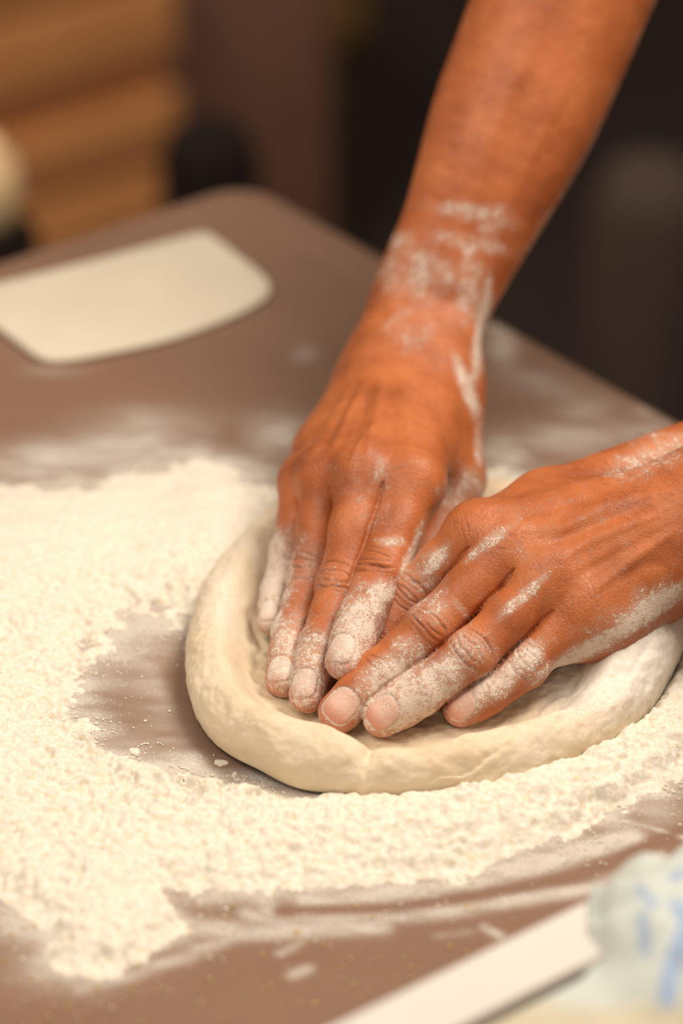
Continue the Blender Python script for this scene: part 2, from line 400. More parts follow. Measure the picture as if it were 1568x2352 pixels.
def build_dough():
    nth, nr = 900, 260
    th = np.linspace(-np.pi, np.pi, nth, endpoint=False); R = sm(ringf(th, _oa, _or), 14)
    d2 = np.degrees(th)
    # angles: -90 = towards the camera, 180 = left, 0 = right
    A = [-180, -150, -130, -118, -108, -101, -95, -85, -70, -55, -40, -25, -10, 10, 40, 90, 135, 160]
    hgt = sm(ringf(d2, A, [.020, .022, .024, .026, .021, .0215, .022, .025, .025, .025, .025, .026, .028, .030, .026, .022, .022, .020]) if False else np.interp(d2, A+[180], [.019, .0205, .0215, .0235, .019, .0172, .0162, .0205, .0205, .0195, .0195, .022, .026, .029, .026, .022, .022, .020, .019]), 6)
    wid = sm(np.interp(d2, A+[180], [.021, .023, .026, .028, .0215, .019, .019, .023, .022, .021, .022, .028, .038, .044, .04, .035, .03, .025, .021]), 6)
    u = np.linspace(0, 1, nr)
    # profile: u 0..0.16 bulging side from the table up, then rim top, inner slope, floor to the centre
    TH, U = np.meshgrid(th, u, indexing='ij'); Rm = R[:, None]; Hm = hgt[:, None]; Wm = wid[:, None]
    ph = np.clip(U/0.22, 0, 1)*np.pi*0.62 - np.pi*0.12        # side arc
    b = 0.62*Hm
    side_r = Rm - b*0.9 + b*np.cos(ph); side_z = 0.38*Hm + 0.62*Hm*np.sin(ph)
    side_r = np.where(side_z < 0.02*Hm, side_r, side_r)
    r1 = Rm - b*0.9 + b*np.cos(np.pi*0.5); 
    t = np.clip((U-0.22)/0.78, 0, 1)
    rs = (Rm - b*0.9 + b*np.cos(np.pi*0.5))
    rtop = Rm - b*0.9; rin = Rm - Wm*1.25
    floor_z = 0.0055
    r_in = rtop*(1-t)
    zz = np.where(r_in > rin, floor_z + (Hm-floor_z)*(0.5+0.5*np.cos(np.pi*np.clip((rtop-r_in)/(rtop-rin+1e-9), 0, 1))), floor_z)
    inside = U > 0.22
    ph2 = np.clip(U/0.22, 0, 1)*(np.pi*0.5+0.38) - 0.38
    sr = Rm - b*0.9 + b*0.98*np.cos(ph2); sz = 0.38*Hm + 0.62*Hm*np.sin(ph2)
    r_ = np.where(inside, r_in, sr); z_ = np.where(inside, zz, sz)
    X = DC[0] + r_*np.cos(TH); Y = DC[1] + r_*np.sin(TH)
    # thicker fold of dough under the left hand on the right side
    def lump(px, py, z, rx, ry, a, rot=0):
        c = P(px, py, z); ex = X-c[0]; ey = Y-c[1]; cr, sr_ = math.cos(rot), math.sin(rot)
        return a*np.exp(-((ex*cr+ey*sr_)/rx)**2-((-ex*sr_+ey*cr)/ry)**2)
    add = lump(1440, 1470, .02, .026, .026, .012, .5) + lump(1290, 1560, .012, .030, .018, .007, .5) + lump(560, 1500, .01, .016, .03, .004)
    add += lump(600, 1655, .024, .012, .010, .0035) - lump(690, 1720, .02, .010, .010, .003) + lump(950, 1710, .024, .022, .010, .002) - lump(850, 1735, .02, .005, .016, .0035)
    add += -lump(640, 1480, .01, .010, .030, .002)
    wt = sstep(0.0, 0.35, z_/0.02)
    z_ = z_ + add*wt
    X = X.ravel(); Y = Y.ravel(); z_ = z_.ravel()
    p = np.stack([X, Y, z_], 1)
    nz = (fbm3(p, 0.030, 3, 3)-0.5)*0.0055 + (fbm3(p, 0.010, 3, 9)-0.5)*0.0026 + (fbm3(p, 0.0030, 2, 29)-0.5)*0.0010
    # stretched folds in the pressed centre
    rr = np.hypot(X-DC[0], Y-DC[1]); 
    q = p*np.array([1, 2.6, 1]); nz += (fbm3(q, 0.014, 3, 41)-0.5)*0.0035*sstep(0.10, 0.04, rr)
    # fold lines on the front face and on the left
    px, py = proj(X, Y, z_)
    cre = np.zeros_like(X); wq = fbm3(p, .012, 2, 61); wq2 = fbm3(p, .012, 2, 67)
    for pts, w, a in [([(1130, 1725), (1060, 1760), (990, 1790)], 7, .0012), ([(1440, 1500), (1400, 1570), (1290, 1640)], 16, .0012), ([(1360, 1470), (1300, 1540)], 14, .0010),
                      ([(560, 1420), (590, 1500), (600, 1560)], 10, .0016), ([(850, 1720), (846, 1760), (852, 1800)], 9, .0014), ([(1500, 1440), (1470, 1520), (1400, 1600)], 16, .0010),
                      ([(1180, 1660), (1250, 1610), (1330, 1570)], 8, .0014)]:
        g = np.exp(-(dline(px+(wq-.5)*50, py+(wq2-.5)*50, pts)/w)**2); cre += g*a
    z_ = z_ + (nz - cre)*sstep(0, 0.006, z_)
    nrm_r = nz*0.6*sstep(0.0, 0.004, z_)
    X = X + (X-DC[0])/(rr+1e-6)*nrm_r; Y = Y + (Y-DC[1])/(rr+1e-6)*nrm_r
    z_ = np.maximum(z_, 0.0004)
    V = np.stack([X, Y, z_], 1); idx = np.arange(nth*nr).reshape(nth, nr); nx = np.roll(idx, -1, axis=0)
    Q = np.stack([idx[:, :-1].ravel(), nx[:, :-1].ravel(), nx[:, 1:].ravel(), idx[:, 1:].ravel()], 1)
    g = lambda cx, cy, rx, ry, a: a*np.exp(-((px-cx)/rx)**2-((py-cy)/ry)**2)
    fm = 0.10 + g(1350, 1560, 220, 110, .55) + g(1000, 1690, 260, 30, .15) + g(520, 1380, 70, 120, .35) + g(1500, 1450, 90, 120, .35)
    fm -= g(850, 1660, 200, 50, .3) + g(590, 1480, 40, 90, .2)
    o = mesh_np('pizza_dough', V, Q, DOUGH, attrs={'flour': np.clip(fm, 0, 1)})
    tag(o, 'round disc of pale dough with a thick rim, pressed by both hands', 'dough')
    return o
build_dough()

# ------------------------------------------------------------------ heap of flour
def build_flour():
    st = 0.00062
    xs = np.arange(-0.25, 0.25, st); ys = np.arange(0.79, 1.36, st)
    X, Y = np.meshgrid(xs, ys, indexing='ij'); sh = X.shape; X = X.ravel(); Y = Y.ravel()
    px, py = proj(X, Y, np.zeros_like(X))
    w = (fbm2(X, Y, 0.016, 3, 2)-0.5)*50 + (fbm2(X, Y, 0.0042, 3, 8)-0.5)*44
    so = sdpoly(px, py, FLOUR_OUT) + w; shh = -sdpoly(px, py, FLOUR_HOLE) + w*np.where((px > 600), .3, 1.1) + np.where(px > 600, 0, 1)*((fbm2(X*.8+Y*.5, Y*1.1-X*.3, 0.0060, 3, 121)-0.5)*120 + (fbm2(X, Y, 0.0022, 2, 125)-.5)*50)
    s = np.minimum(so*np.where(py < 1300, 1.6, 1.0), shh)
    s0 = np.minimum(sdpoly(px, py, FLOUR_OUT), -sdpoly(px, py, FLOUR_HOLE))
    back = sstep(1500, 1250, py)                        # smooth, swept part behind
    H = 0.0090*(1-np.exp(-np.maximum(np.minimum(s, np.maximum(s0+8, 6)), 0)/80.0))
    soft = sstep(-25, 45, s0); 
    big = fbm2(X, Y, 0.050, 2, 31); mid = fbm2(X, Y, 0.012, 3, 37); 
    H *= 0.55+0.9*big
    # ridge along the front of the dough
    rid = np.exp(-(dline(px, py, [(250, 1740), (450, 1830), (650, 1890), (900, 1905), (1150, 1880), (1350, 1820), (1568, 1700)])/60)**2); H += 0.0035*rid*sstep(0, 40, s)
    # swept furrows on the left
    fur = np.sin((px*0.75+py*0.66)*0.021+3*big)
    H += 0.0010*fur*sstep(0, 60, s)*sstep(1800, 1500, py)*sstep(700, 450, px)
    cl = np.abs(fbm2(X, Y, 0.0075, 3, 51)-0.5)*2
    H += (1-0.8*back)*sstep(0, 40, s)*((fbm2(X, Y, 0.0070, 3, 61, 0.6)-0.5)*0.0046 + (0.35-cl)*0.0022)
    H += back*sstep(0, 30, s)*(fbm2(X*0.6+Y*0.5, Y*1.6, 0.016, 3, 71, .4)-0.5)*0.0035
    H += (fbm2(X, Y, 0.0024, 2, 91)-0.5)*0.0026*sstep(0, 30, s)*(.5+fbm2(X, Y, .02, 2, 7))*(1-.7*back)
    H *= 0.25+0.75*soft
    # press down beneath the dough
    dx, dy = X-DC[0], Y-DC[1]; th = np.arctan2(dy, dx); rr = np.hypot(dx, dy); Rr = ringf(th, _oa, _or)
    under = sstep(0.004, -0.006, rr-Rr); H = H*(1-under) + 0.0*under
    keep = (s > -14) & (rr < Rr+10) & (rr > Rr-0.012)
    Z = np.where(s > 0, np.maximum(H, 0.0)-0.00005, -0.0003)
    idx = np.arange(len(X)).reshape(sh)
    Q = np.stack([idx[:-1, :-1].ravel(), idx[1:, :-1].ravel(), idx[1:, 1:].ravel(), idx[:-1, 1:].ravel()], 1)
    Q = Q[keep[Q].all(1)]
    us = np.unique(Q); mp = np.zeros(len(X), np.int64); mp[us] = np.arange(len(us))
    V = np.stack([X, Y, Z], 1)[us]
    o = mesh_np('flour_heap', V, mp[Q], FLOUR)
    tag(o, 'wide heap of cream coloured flour spread over the table around the dough', 'flour', kind='stuff')
    # loose crumbs along the broken edges
    rng = np.random.default_rng(4); n = 500000; ii = rng.integers(0, len(X), n)
    d = s[ii]; dh = shh[ii]; pr = np.exp(-np.maximum(-d, 0)/34.0)*(d < 3)*(fbm2(X[ii], Y[ii], 0.006, 2, 5) > 0.47)
    pr *= np.where((px[ii] > 470) & (py[ii] < 1780) & (dh < 0), 0.05, 1)*np.where(rr[ii] < Rr[ii]+0.002, 0, 1)*np.where(py[ii] < 1300, .15, 1)
    sel = ii[rng.random(n) < pr*0.75]
    m = len(sel); ic = np.array([(1,0,0),(-1,0,0),(0,1,0),(0,-1,0),(0,0,1),(0,0,-1)], float)
    fc = np.array([(0,2,4),(2,1,4),(1,3,4),(3,0,4),(2,0,5),(1,2,5),(3,1,5),(0,3,5)])
    sz = 0.00012+0.0006*rng.random(m)**4
    jit = 1+0.9*(rng.random((m, 6, 1))-.5)
    Vg = ic[None]*jit*sz[:, None, None]; ang = rng.random(m)*6.28; ca, sa = np.cos(ang)[:, None], np.sin(ang)[:, None]
    Vg = np.stack([Vg[..., 0]*ca-Vg[..., 1]*sa, Vg[..., 0]*sa+Vg[..., 1]*ca, Vg[..., 2]*0.8], 2)
    Vg += np.stack([X[sel], Y[sel], sz*0.7], 1)[:, None, :]
    Fg = (fc[None]+6*np.arange(m)[:, None, None]).reshape(-1, 3)
    o = mesh_np('flour_crumbs', Vg.reshape(-1, 3), Fg, plain('loose_flour', srgb(236, 226, 206), .95, 300, .04), smooth=False)
    tag(o, 'loose flour crumbs scattered on bare table along the edges of the flour heap', 'flour crumbs', kind='stuff')
    # golden semolina grains on the bare front of the table
    n = 420; pxs = rng.uniform(-20, 1200, n); pys = rng.uniform(2080, 2420, n)
    pos = np.array([P(a, b)[:2] for a, b in zip(pxs, pys)]); sp = sdpoly(pxs, pys, FLOUR_OUT); pos = pos[(sp < -5) & (rng.random(n) < np.where(pxs < 250, .9, .42))]
    m = len(pos); sz = rng.uniform(.00025, .0009, m)
    Vg = ic[None]*sz[:, None, None]*(1+0.4*(rng.random((m, 6, 1))-.5)) + np.stack([pos[:, 0], pos[:, 1], sz*0.75], 1)[:, None, :]
    Fg = (fc[None]+6*np.arange(m)[:, None, None]).reshape(-1, 3)
    o = mesh_np('semolina_grains', Vg.reshape(-1, 3), Fg, plain('golden_semolina', srgb(222, 188, 110), 0.7), smooth=False)
    tag(o, 'golden semolina grains sprinkled on the bare front of the table', 'grains', kind='stuff')
build_flour()

# ------------------------------------------------------------------ signed distance modelling for the person
class Cap:                      # tapered capsule
    def __init__(s, a, b, ra, rb): s.a = np.asarray(a, float); s.b = np.asarray(b, float); s.ra, s.rb = ra, rb
    def __call__(s, p):
        ba = s.b-s.a; pa = p-s.a; t = np.clip(pa@ba/(ba@ba+1e-12), 0, 1)
        return np.sqrt(((pa - t[..., None]*ba)**2).sum(-1)) - (s.ra+(s.rb-s.ra)*t)
class Ell:
    def __init__(s, c, ax, r):  # axes as rows, radii
        s.c = np.asarray(c, float); s.ax = np.asarray(ax, float); s.r = np.asarray(r, float)
    def __call__(s, p):
        q = (p-s.c)@s.ax.T; k0 = np.sqrt(((q/s.r)**2).sum(-1)); k1 = np.sqrt(((q/(s.r**2))**2).sum(-1))+1e-9
        return k0*(k0-1.0)/k1
class OvalChain:                # limb with an oval section along a smooth line
    def __init__(s, rows):
        n = len(rows); A = [np.concatenate([c, l, [w, t]]) for c, l, w, t in rows]; D = []
        for i in range(n-1):
            p0, p1, p2, p3 = A[max(i-1, 0)], A[i], A[i+1], A[min(i+2, n-1)]
            for j in range(4):
                t = j/4; D.append(0.5*((2*p1)+(-p0+p2)*t+(2*p0-5*p1+4*p2-p3)*t*t+(-p0+3*p1-3*p2+p3)*t**3))
        D.append(A[-1]); s.D = D
    def near(s, c, far):
        o = OvalChain.__new__(OvalChain); o.P = [uv for uv in s.pairs() if s.ev(c, [uv])[0] < far]; return o
    def pairs(s): return s.P if hasattr(s, 'P') else list(zip(s.D[:-1], s.D[1:]))
    def __call__(s, p): return s.ev(p, s.pairs())
    def ev(s, p, prs):
        r = None
        for u, v in prs:
            ba = v[:3]-u[:3]; pa = p-u[:3]; t = np.clip(pa@ba/(ba@ba+1e-12), 0, 1)
            q = pa-t[..., None]*ba; l = nrm(u[3:6]+v[3:6]); w = u[6]+(v[6]-u[6])*t; th = u[7]+(v[7]-u[7])*t
            lc = q@l; l2 = np.maximum(np.abs(lc)-(w-th), 0); d = np.sqrt(np.maximum((q**2).sum(-1)-lc**2, 0)+l2**2)-th
            r = d if r is None else np.minimum(r, d)
        return r
def smin(a, b, k):
    h = np.maximum(k-np.abs(a-b), 0)/k
    return np.minimum(a, b) - h*h*k*0.25
class Shape:
    """core: list of (prim, k) blended; fingers: list of lists blended onto the core with kf, fingers meet each other in a sharp line"""
    def __init__(s, core, fingers=(), kf=0.006): s.core = core; s.fingers = fingers; s.kf = kf
    def __call__(s, p, cull=None):
        far = None if cull is None else cull[1]
        def ev(pr):
            if far is None: return pr(p)
            if isinstance(pr, OvalChain):
                sub = pr.near(cull[0][None], far); return sub(p) if sub.P else None
            return None if pr(cull[0][None])[0] > far else pr(p)
        BIG = np.full(p.shape[:-1], 0.2 if far is None else max(0.03, far))
        d = BIG
        for pr, k in s.core:
            v = ev(pr)
            if v is not None: d = smin(d, v, k)
        r = d
        for fg in s.fingers:
            f = None
            for pr, k in fg:
                v = ev(pr)
                if v is not None: f = v if f is None else smin(f, v, k)
            if f is not None: r = np.minimum(r, smin(d, f, s.kf))
        return r
def surface_nets(S, lo, hi, h, B=12):
    lo = np.asarray(lo, float); nb = np.ceil((np.asarray(hi)-lo)/(B*h)).astype(int); NN = nb*B+3
    rad = math.sqrt(3)/2*B*h
    g = np.stack(np.meshgrid(*[np.arange(k) for k in nb], indexing='ij'), -1).reshape(-1, 3)
    cen = lo+(g+0.5)*B*h
    cg = g//3; ky = (cg[:, 0]*5000+cg[:, 1])*5000+cg[:, 2]; uq, inv = np.unique(ky, return_inverse=True)
    cc = lo+(np.stack([uq//25000000, uq//5000 % 5000, uq % 5000], 1)+0.5)*3*B*h
    dcc = np.concatenate([S(cc[i:i+20000]) for i in range(0, len(cc), 20000)])
    kp = (np.abs(dcc) < rad*3*1.3+0.022)[inv.ravel()]; g = g[kp]; cen = cen[kp]
    dc = np.concatenate([S(cen[i:i+20000]) for i in range(0, len(cen), 20000)])
    g = g[np.abs(dc) < rad*1.3+0.018]
    lt = np.stack(np.meshgrid(*[np.arange(B+1)]*3, indexing='ij'), -1).reshape(-1, 3)
    co = np.array([(i, j, k) for i in (0, 1) for j in (0, 1) for k in (0, 1)])
    ed = [(a, b) for a in range(8) for b in range(a+1, 8) if np.abs(co[a]-co[b]).sum() == 1]
    keys = []; pos = []; sg = []
    for b in g:
        c0 = lo+(b+0.5)*B*h; base = b*B
        p = lo+(base+lt)*h
        v = S(p, (c0, rad+0.026)).reshape(B+1, B+1, B+1)
        if v.min() > 0 or v.max() < 0: continue
        cv = np.stack([v[i:B+i, j:B+j, k:B+k] for i, j, k in co], -1).reshape(-1, 8); neg = cv < 0
        act = neg.any(1) & ~neg.all(1)
        cv = cv[act]; ci = np.stack(np.meshgrid(*[np.arange(B)]*3, indexing='ij'), -1).reshape(-1, 3)[act]
        acc = np.zeros((len(cv), 3)); cnt = np.zeros(len(cv))
        for a_, b_ in ed:
            va, vb = cv[:, a_], cv[:, b_]; x = (va < 0) != (vb < 0)
            t = np.where(x, va/(va-vb+1e-20), 0)
            acc += x[:, None]*(co[a_]+t[:, None]*(co[b_]-co[a_])); cnt += x
        gi = base+ci
        pos.append(lo+(gi+acc/cnt[:, None])*h); keys.append((gi[:, 0]*NN[1]+gi[:, 1])*NN[2]+gi[:, 2]); sg.append(cv[:, [0, 4, 2, 1]] < 0)
    keys = np.concatenate(keys); pos = np.concatenate(pos); sg = np.concatenate(sg)
    o = np.argsort(keys); keys, pos, sg = keys[o], pos[o], sg[o]
    st = [NN[1]*NN[2], NN[2], 1]; quads = []
    for ax in range(3):
        u, w = st[(ax+1) % 3], st[(ax+2) % 3]
        x = sg[:, 0] != sg[:, ax+1]; i0 = np.nonzero(x)[0]; k0 = keys[i0]
        q = [np.searchsorted(keys, k) for k in (k0-u-w, k0-w, k0, k0-u)]
        ok = np.ones(len(i0), bool)
        for qq, k in zip(q, (k0-u-w, k0-w, k0, k0-u)): ok &= (qq < len(keys)) & (keys[np.minimum(qq, len(keys)-1)] == k)
        Q = np.stack(q, 1)[ok]; flip = ~sg[i0[ok], 0]
        Q[flip] = Q[flip][:, ::-1]; quads.append(Q)
    return pos, np.concatenate(quads)
def laplace(V, Q, it, f=0.5):
    e = np.concatenate([Q[:, [0, 1]], Q[:, [1, 2]], Q[:, [2, 3]], Q[:, [3, 0]]]); e = np.concatenate([e, e[:, ::-1]])
    n = np.bincount(e[:, 0], minlength=len(V))[:, None]
    for _ in range(it):
        s_ = np.stack([np.bincount(e[:, 0], V[e[:, 1], k], minlength=len(V)) for k in range(3)], 1)
        V = V+(s_/np.maximum(n, 1)-V)*f
    return V
def close_pinholes(V, Q):
    e = np.concatenate([Q[:, [0, 1]], Q[:, [1, 2]], Q[:, [2, 3]], Q[:, [3, 0]]]); e.sort(1)
    k, c = np.unique(e[:, 0]*10**7+e[:, 1], return_counts=True); k = k[c == 1]; a, b = k//10**7, k % 10**7
    adj = {}
    for i, j in zip(a.tolist(), b.tolist()): adj.setdefault(i, []).append(j); adj.setdefault(j, []).append(i)
    seen = set(); V = V.copy()
    for i in list(adj):
        if i in seen: continue
        st = [i]; comp = []; seen.add(i)
        while st:
            x = st.pop(); comp.append(x)
            for y in adj[x]:
                if y not in seen: seen.add(y); st.append(y)
        if len(comp) <= 16: V[comp] = V[comp].mean(0)
    return V
def normals(V, Q):
    a = np.cross(V[Q[:, 2]]-V[Q[:, 0]], V[Q[:, 3]]-V[Q[:, 1]])
    N = np.stack([sum(np.bincount(Q[:, j], a[:, k], minlength=len(V)) for j in range(4)) for k in range(3)], 1)
    return N/(np.linalg.norm(N, axis=1, keepdims=True)+1e-12)

# ------------------------------------------------------------------ hands and forearms
VIEW = np.array([0, CP, -SP])
RH = 0.0006
def finger(J, R, flat=None):
    """J: knuckle, middle joint, end joint, tip (end of flesh); R: radii"""
    a, b, c, t = J; d = nrm(t-c); t = t - d*R[3]
    m1 = (a+b)/2; m2 = (b+c)/2
    prim = [(Cap(a, m1, R[0], R[1]*0.985), 0.004), (Cap(m1, b, R[1]*0.985, R[1]), 0.004), (Cap(b, m2, R[1], R[1]*0.5+R[2]*0.44), 0.003), (Cap(m2, c, R[1]*0.5+R[2]*0.44, R[2]), 0.003),
            (Cap(c, (c+t)/2, R[2], R[2]*0.55+R[3]*0.46), 0.003), (Cap((c+t)/2, t, R[2]*0.55+R[3]*0.46, R[3]), 0.003)]
    return prim, [a, b, c, t]
def make_arm(h):
    W = h['wrist']; up = h['up']
    core = []; fingers = []; info = []
    for k in 'IMRK':
        J = h[k]; pr, J2 = finger(J, h['R'+k]); fingers.append(pr)
        mc = nrm(J[0]-W); lat = nrm(np.cross(mc, up)); info.append((J, h['R'+k]))
        i = 'IMRK'.index(k); o0 = h['carp'][i]
        dn = -up*0.003
        core.append((Cap(o0+dn, J[0]+dn*0.6, 0.0155, h['R'+k][0]*1.0), 0.012))
    for pr in h['extra']: core.append(pr)
    for i, k in enumerate('IMRK'):       # knuckles and tendons
        J = h[k]; core.append((Ell(J[0]+up*0.0010, np.eye(3), [0.0098]*3), 0.010))
    # thumb
    T = h['thumb']; tr = h['RT']
    core.append((Cap(T[0], T[1], tr[0], tr[1]), 0.012))
    fingers.append([(Cap(T[1], T[2], tr[1], tr[2]), .003), (Cap(T[2], T[3], tr[2], tr[3]), .003)])
    # forearm: two parallel chains make the oval section
    ch = h['fore']; core.append((OvalChain(ch), 0.016))
    S = Shape(core, fingers, 0.0055)
    pts = np.array([c[0] for c in ch]+[j for k in 'IMRK' for j in h[k]]+T)
    V, Q = surface_nets(S, pts.min(0)-0.05, pts.max(0)+0.05, RH)
    V = laplace(V, Q, 3, 0.5)
    ar = nrm(ch[2][0]-ch[0][0]); V = laplace(V, Q, 70, (0.5*sstep(0.0, 0.03, (V-ch[0][0])@ar))[:, None])
    N = normals(V, Q); n = len(V)
    cre = np.zeros(n); nail = np.zeros(n); pinch = np.zeros(n); ring = np.zeros(n); disp = np.zeros(n)
    # which finger does a vertex belong to
    dist = []
    for i, k in enumerate('IMRK'):
        v = None
        for pr, kk in fingers[i]: x = pr(V); v = x if v is None else np.minimum(v, x)
        dist.append(v)
    dist = np.array(dist); own = dist.argmin(0)
    srt = np.sort(dist, 0); pr_ = np.argsort(dist, 0)[1]; adj = (np.abs(pr_-own) == 1)
    disp -= 0.0010*np.exp(-((srt[1]-srt[0])/0.0012)**2)*(srt[1] < .003)*adj
    for i, k in enumerate('IMRK'):
        J, R = info[i]; mk = (own == i) & (dist[i] < 0.0022)
        idx = np.nonzero(mk)[0]; p = V[idx]
        for jn, (j, r, lines, amp) in enumerate([(1, R[1], [-.0062, -.0040, -.0018, .0006, .0030, .0054], .00062), (2, R[2], [-.0028, -.0006, .0018], .00034)]):
            d0 = nrm(J[j]-J[j-1]); d1 = nrm(J[j+1]-J[j]); ax = nrm(d0+d1); nn = nrm(up-ax*(up@ax)); lt = np.cross(ax, nn)
            q = p-J[j]; s_ = q@ax; l_ = q@lt; h_ = q@nn
            dm = sstep(-0.05*r, 0.55*r, h_)*sstep(0.014, 0.008, np.abs(s_))
            wob = (noise3(p, 0.0035, 7+i)-0.5)*0.0016
            # bulge over the joint
            disp[idx] += 0.0006*dm*np.exp(-(s_/0.006)**2)
            for li, L in enumerate(lines):
                sg_ = 1 if L > 0 else -1
                cur = L - sg_*0.0030*(l_/r)**2
                a_ = amp*(0.35+0.95*((li*7+i*3+jn*2+h['seed']) % 5)/4)*(0.25+1.1*noise3(p, 0.0045, 50+li+i*9))
                g = np.exp(-((s_-cur-wob)/0.00045)**2)*dm*sstep(1.0, 0.45, np.abs(l_)/r)
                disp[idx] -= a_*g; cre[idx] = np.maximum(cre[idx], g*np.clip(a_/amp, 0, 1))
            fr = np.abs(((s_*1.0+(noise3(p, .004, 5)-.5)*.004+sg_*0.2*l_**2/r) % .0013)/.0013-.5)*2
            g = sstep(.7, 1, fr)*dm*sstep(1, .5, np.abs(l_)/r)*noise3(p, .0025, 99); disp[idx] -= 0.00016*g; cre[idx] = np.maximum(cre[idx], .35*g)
        # nail
        ax = nrm(J[3]-J[2]); nn = nrm(up-ax*(up@ax)); 
        nn = nrm(nn + np.cross(ax, nn)*h.get('nroll', {}).get(k, 0)); lt = np.cross(ax, nn)
        tip = J[3]-ax*R[3]; q = p-tip; s_ = q@ax; l_ = q@lt; h_ = q@nn; r = R[3]
        hl, hw = r*0.80, r*0.73; sc = r*-0.06
        e = (np.abs((s_-sc)/hl)**2.8+np.abs(l_/hw)**2.8)**(1/2.8)
        on = sstep(0.15*r, 0.4*r, h_)
        ins = sstep(1.04, 0.94, e)*on
        edge = np.exp(-((e-1.03)/0.07)**2)*on
        disp[idx] += -0.00055*edge + 0.00012*ins - 0.00040*np.clip(1-e, 0, 1)*0
        lun = edge*sstep(0.5*r, -0.2*r, s_)
        nail[idx] = np.maximum(nail[idx], ins); cre[idx] = np.maximum(cre[idx], 0.55*edge)
        ring[idx] = np.maximum(ring[idx], edge)
        pinch[idx] = np.maximum(pinch[idx], sstep(-0.3*r, 0.9*r, s_))
        # fine knuckle skin
    # knuckle (MCP) wrinkles: fine net of lines on the back of the hand
    for i, k in enumerate('IMRK'):
        J, R = info[i]; ax = nrm(J[1]-h['wrist']); nn = nrm(up-ax*(up@ax)); lt = np.cross(ax, nn); q = V-J[0]; s_ = q@ax; l_ = q@lt; h_ = q@nn
        m_ = np.exp(-(s_/0.011)**2-(l_/0.0075)**2)*sstep(0, 0.006, h_)
        sel = m_ > 0.02; pp = V[sel]
        w = (noise3(pp, 0.005, 3)-0.5)*0.006
        ln = np.abs(((s_[sel]+w+0.15*l_[sel]) % 0.0021)/0.0021-0.5)*2
        g = sstep(0.72, 1.0, ln)*m_[sel]*(noise3(pp, 0.003, 23)*1.3)
        disp[sel] -= 0.00038*g; cre[sel] = np.maximum(cre[sel], 0.7*g)
    disp += (fbm3(V, 0.004, 2, 77)-0.5)*0.00025
    # contact valleys between fingers read darker only by shape
    px, py = proj(V[:, 0], V[:, 1], V[:, 2]); dor = sstep(0.1, 0.5, N@up)
    for pts, wd, am in h['ridges']:
        t_ = dline(px, py, pts); x0, y0 = pts[0]; x1, y1 = pts[-1]; tt = ((px-x0)*(x1-x0)+(py-y0)*(y1-y0))/((x1-x0)**2+(y1-y0)**2)
        disp += 0.8*am*np.exp(-(t_/wd)**2)*dor*sstep(-.05, .25, tt)*sstep(1.05, .75, tt)
    V = close_pinholes(V + N*disp[:, None], Q)
    fl = np.zeros(n)
    for (cx, cy, rx, ry, rot, a) in h['flour']:
        c_, s_ = math.cos(math.radians(rot)), math.sin(math.radians(rot)); ex, ey = px-cx, py-cy
        u_, v_ = ex*c_+ey*s_, -ex*s_+ey*c_
        fl = np.maximum(fl, a*np.exp(-((u_/rx)**2+(v_/ry)**2)**1.6))
    fl = fl*(0.75+0.5*fbm3(V, 0.006, 3, 15))
    fl = np.maximum(fl, 0.6*sstep(-0.1, -0.7, N@up))           # palms pressed into flour
    fl *= (1-0.8*nail*(h.get('clean', 0)))
    fl = np.maximum(fl, ring*(1.1 if h.get('clean') else 0.6))
    cre *= 1-0.6*np.clip(fl, 0, 1)
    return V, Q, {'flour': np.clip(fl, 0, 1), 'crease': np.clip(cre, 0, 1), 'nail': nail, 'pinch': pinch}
def fore_chain(rows, up):
    """rows: px, py, z(mm), half width(mm), half thickness(mm)"""
    c = [PM(x, y, z) for x, y, z, w, t in rows]; out = []
    for i, (x, y, z, w, t) in enumerate(rows):
        a = c[min(i+1, len(c)-1)]-c[max(i-1, 0)]; l = nrm(np.cross(a, VIEW)); out.append((c[i], l, w/1000, t/1000))
    return out

# the right hand (its arm comes down from the top of the picture)
W1 = PM(948, 850, 62)
r_up = None
def J4(rows): return [PM(*q) for q in rows]
RHAND = dict(wrist=W1,
  I=J4([(948, 1108, 62), (873, 1322, 41), (828, 1425, 33), (778, 1553, 25)]),
  M=J4([(838, 1088, 64), (784, 1346, 36), (735, 1485, 22), (697, 1630, 11)]),
  R=J4([(752, 1090, 57), (714, 1330, 28), (672, 1455, 19), (643, 1592, 11)]),
  K=J4([(702, 1108, 47), (664, 1272, 25), (640, 1360, 18), (618, 1448, 14)]),
  RI=[.0118, .0104, .0092, .0078], RM=[.0115, .0096, .0084, .0076], RR=[.0108, .0090, .0080, .0072], RK=[.0092, .0078, .0068, .0060], RT=[.0165, .0125, .0108, .0085])
_I, _K = RHAND['I'][0], RHAND['K'][0]
ru = nrm(np.cross(RHAND['M'][0]-W1, _I-_K)); ru = ru if ru[2] > 0 else -ru
RHAND['up'] = nrm(ru + np.array([0, -0.15, 0.2])); u = RHAND['up']
RHAND['carp'] = [PM(990, 870, 58), PM(955, 860, 60), PM(918, 862, 58), PM(888, 872, 52)]
RHAND['extra'] = [(Cap(PM(735, 1040, 42), PM(872, 885, 47), .0125, .0150), .012), (Cap(PM(988, 930, 50), PM(992, 1060, 46), .016, .013), .012), (Cap(PM(900, 1000, 46), PM(900, 900, 50), .02, .02), .015)]
RHAND['thumb'] = [PM(1010, 905, 48), PM(1044, 1100, 36), PM(995, 1235, 22), PM(925, 1370, 15)]
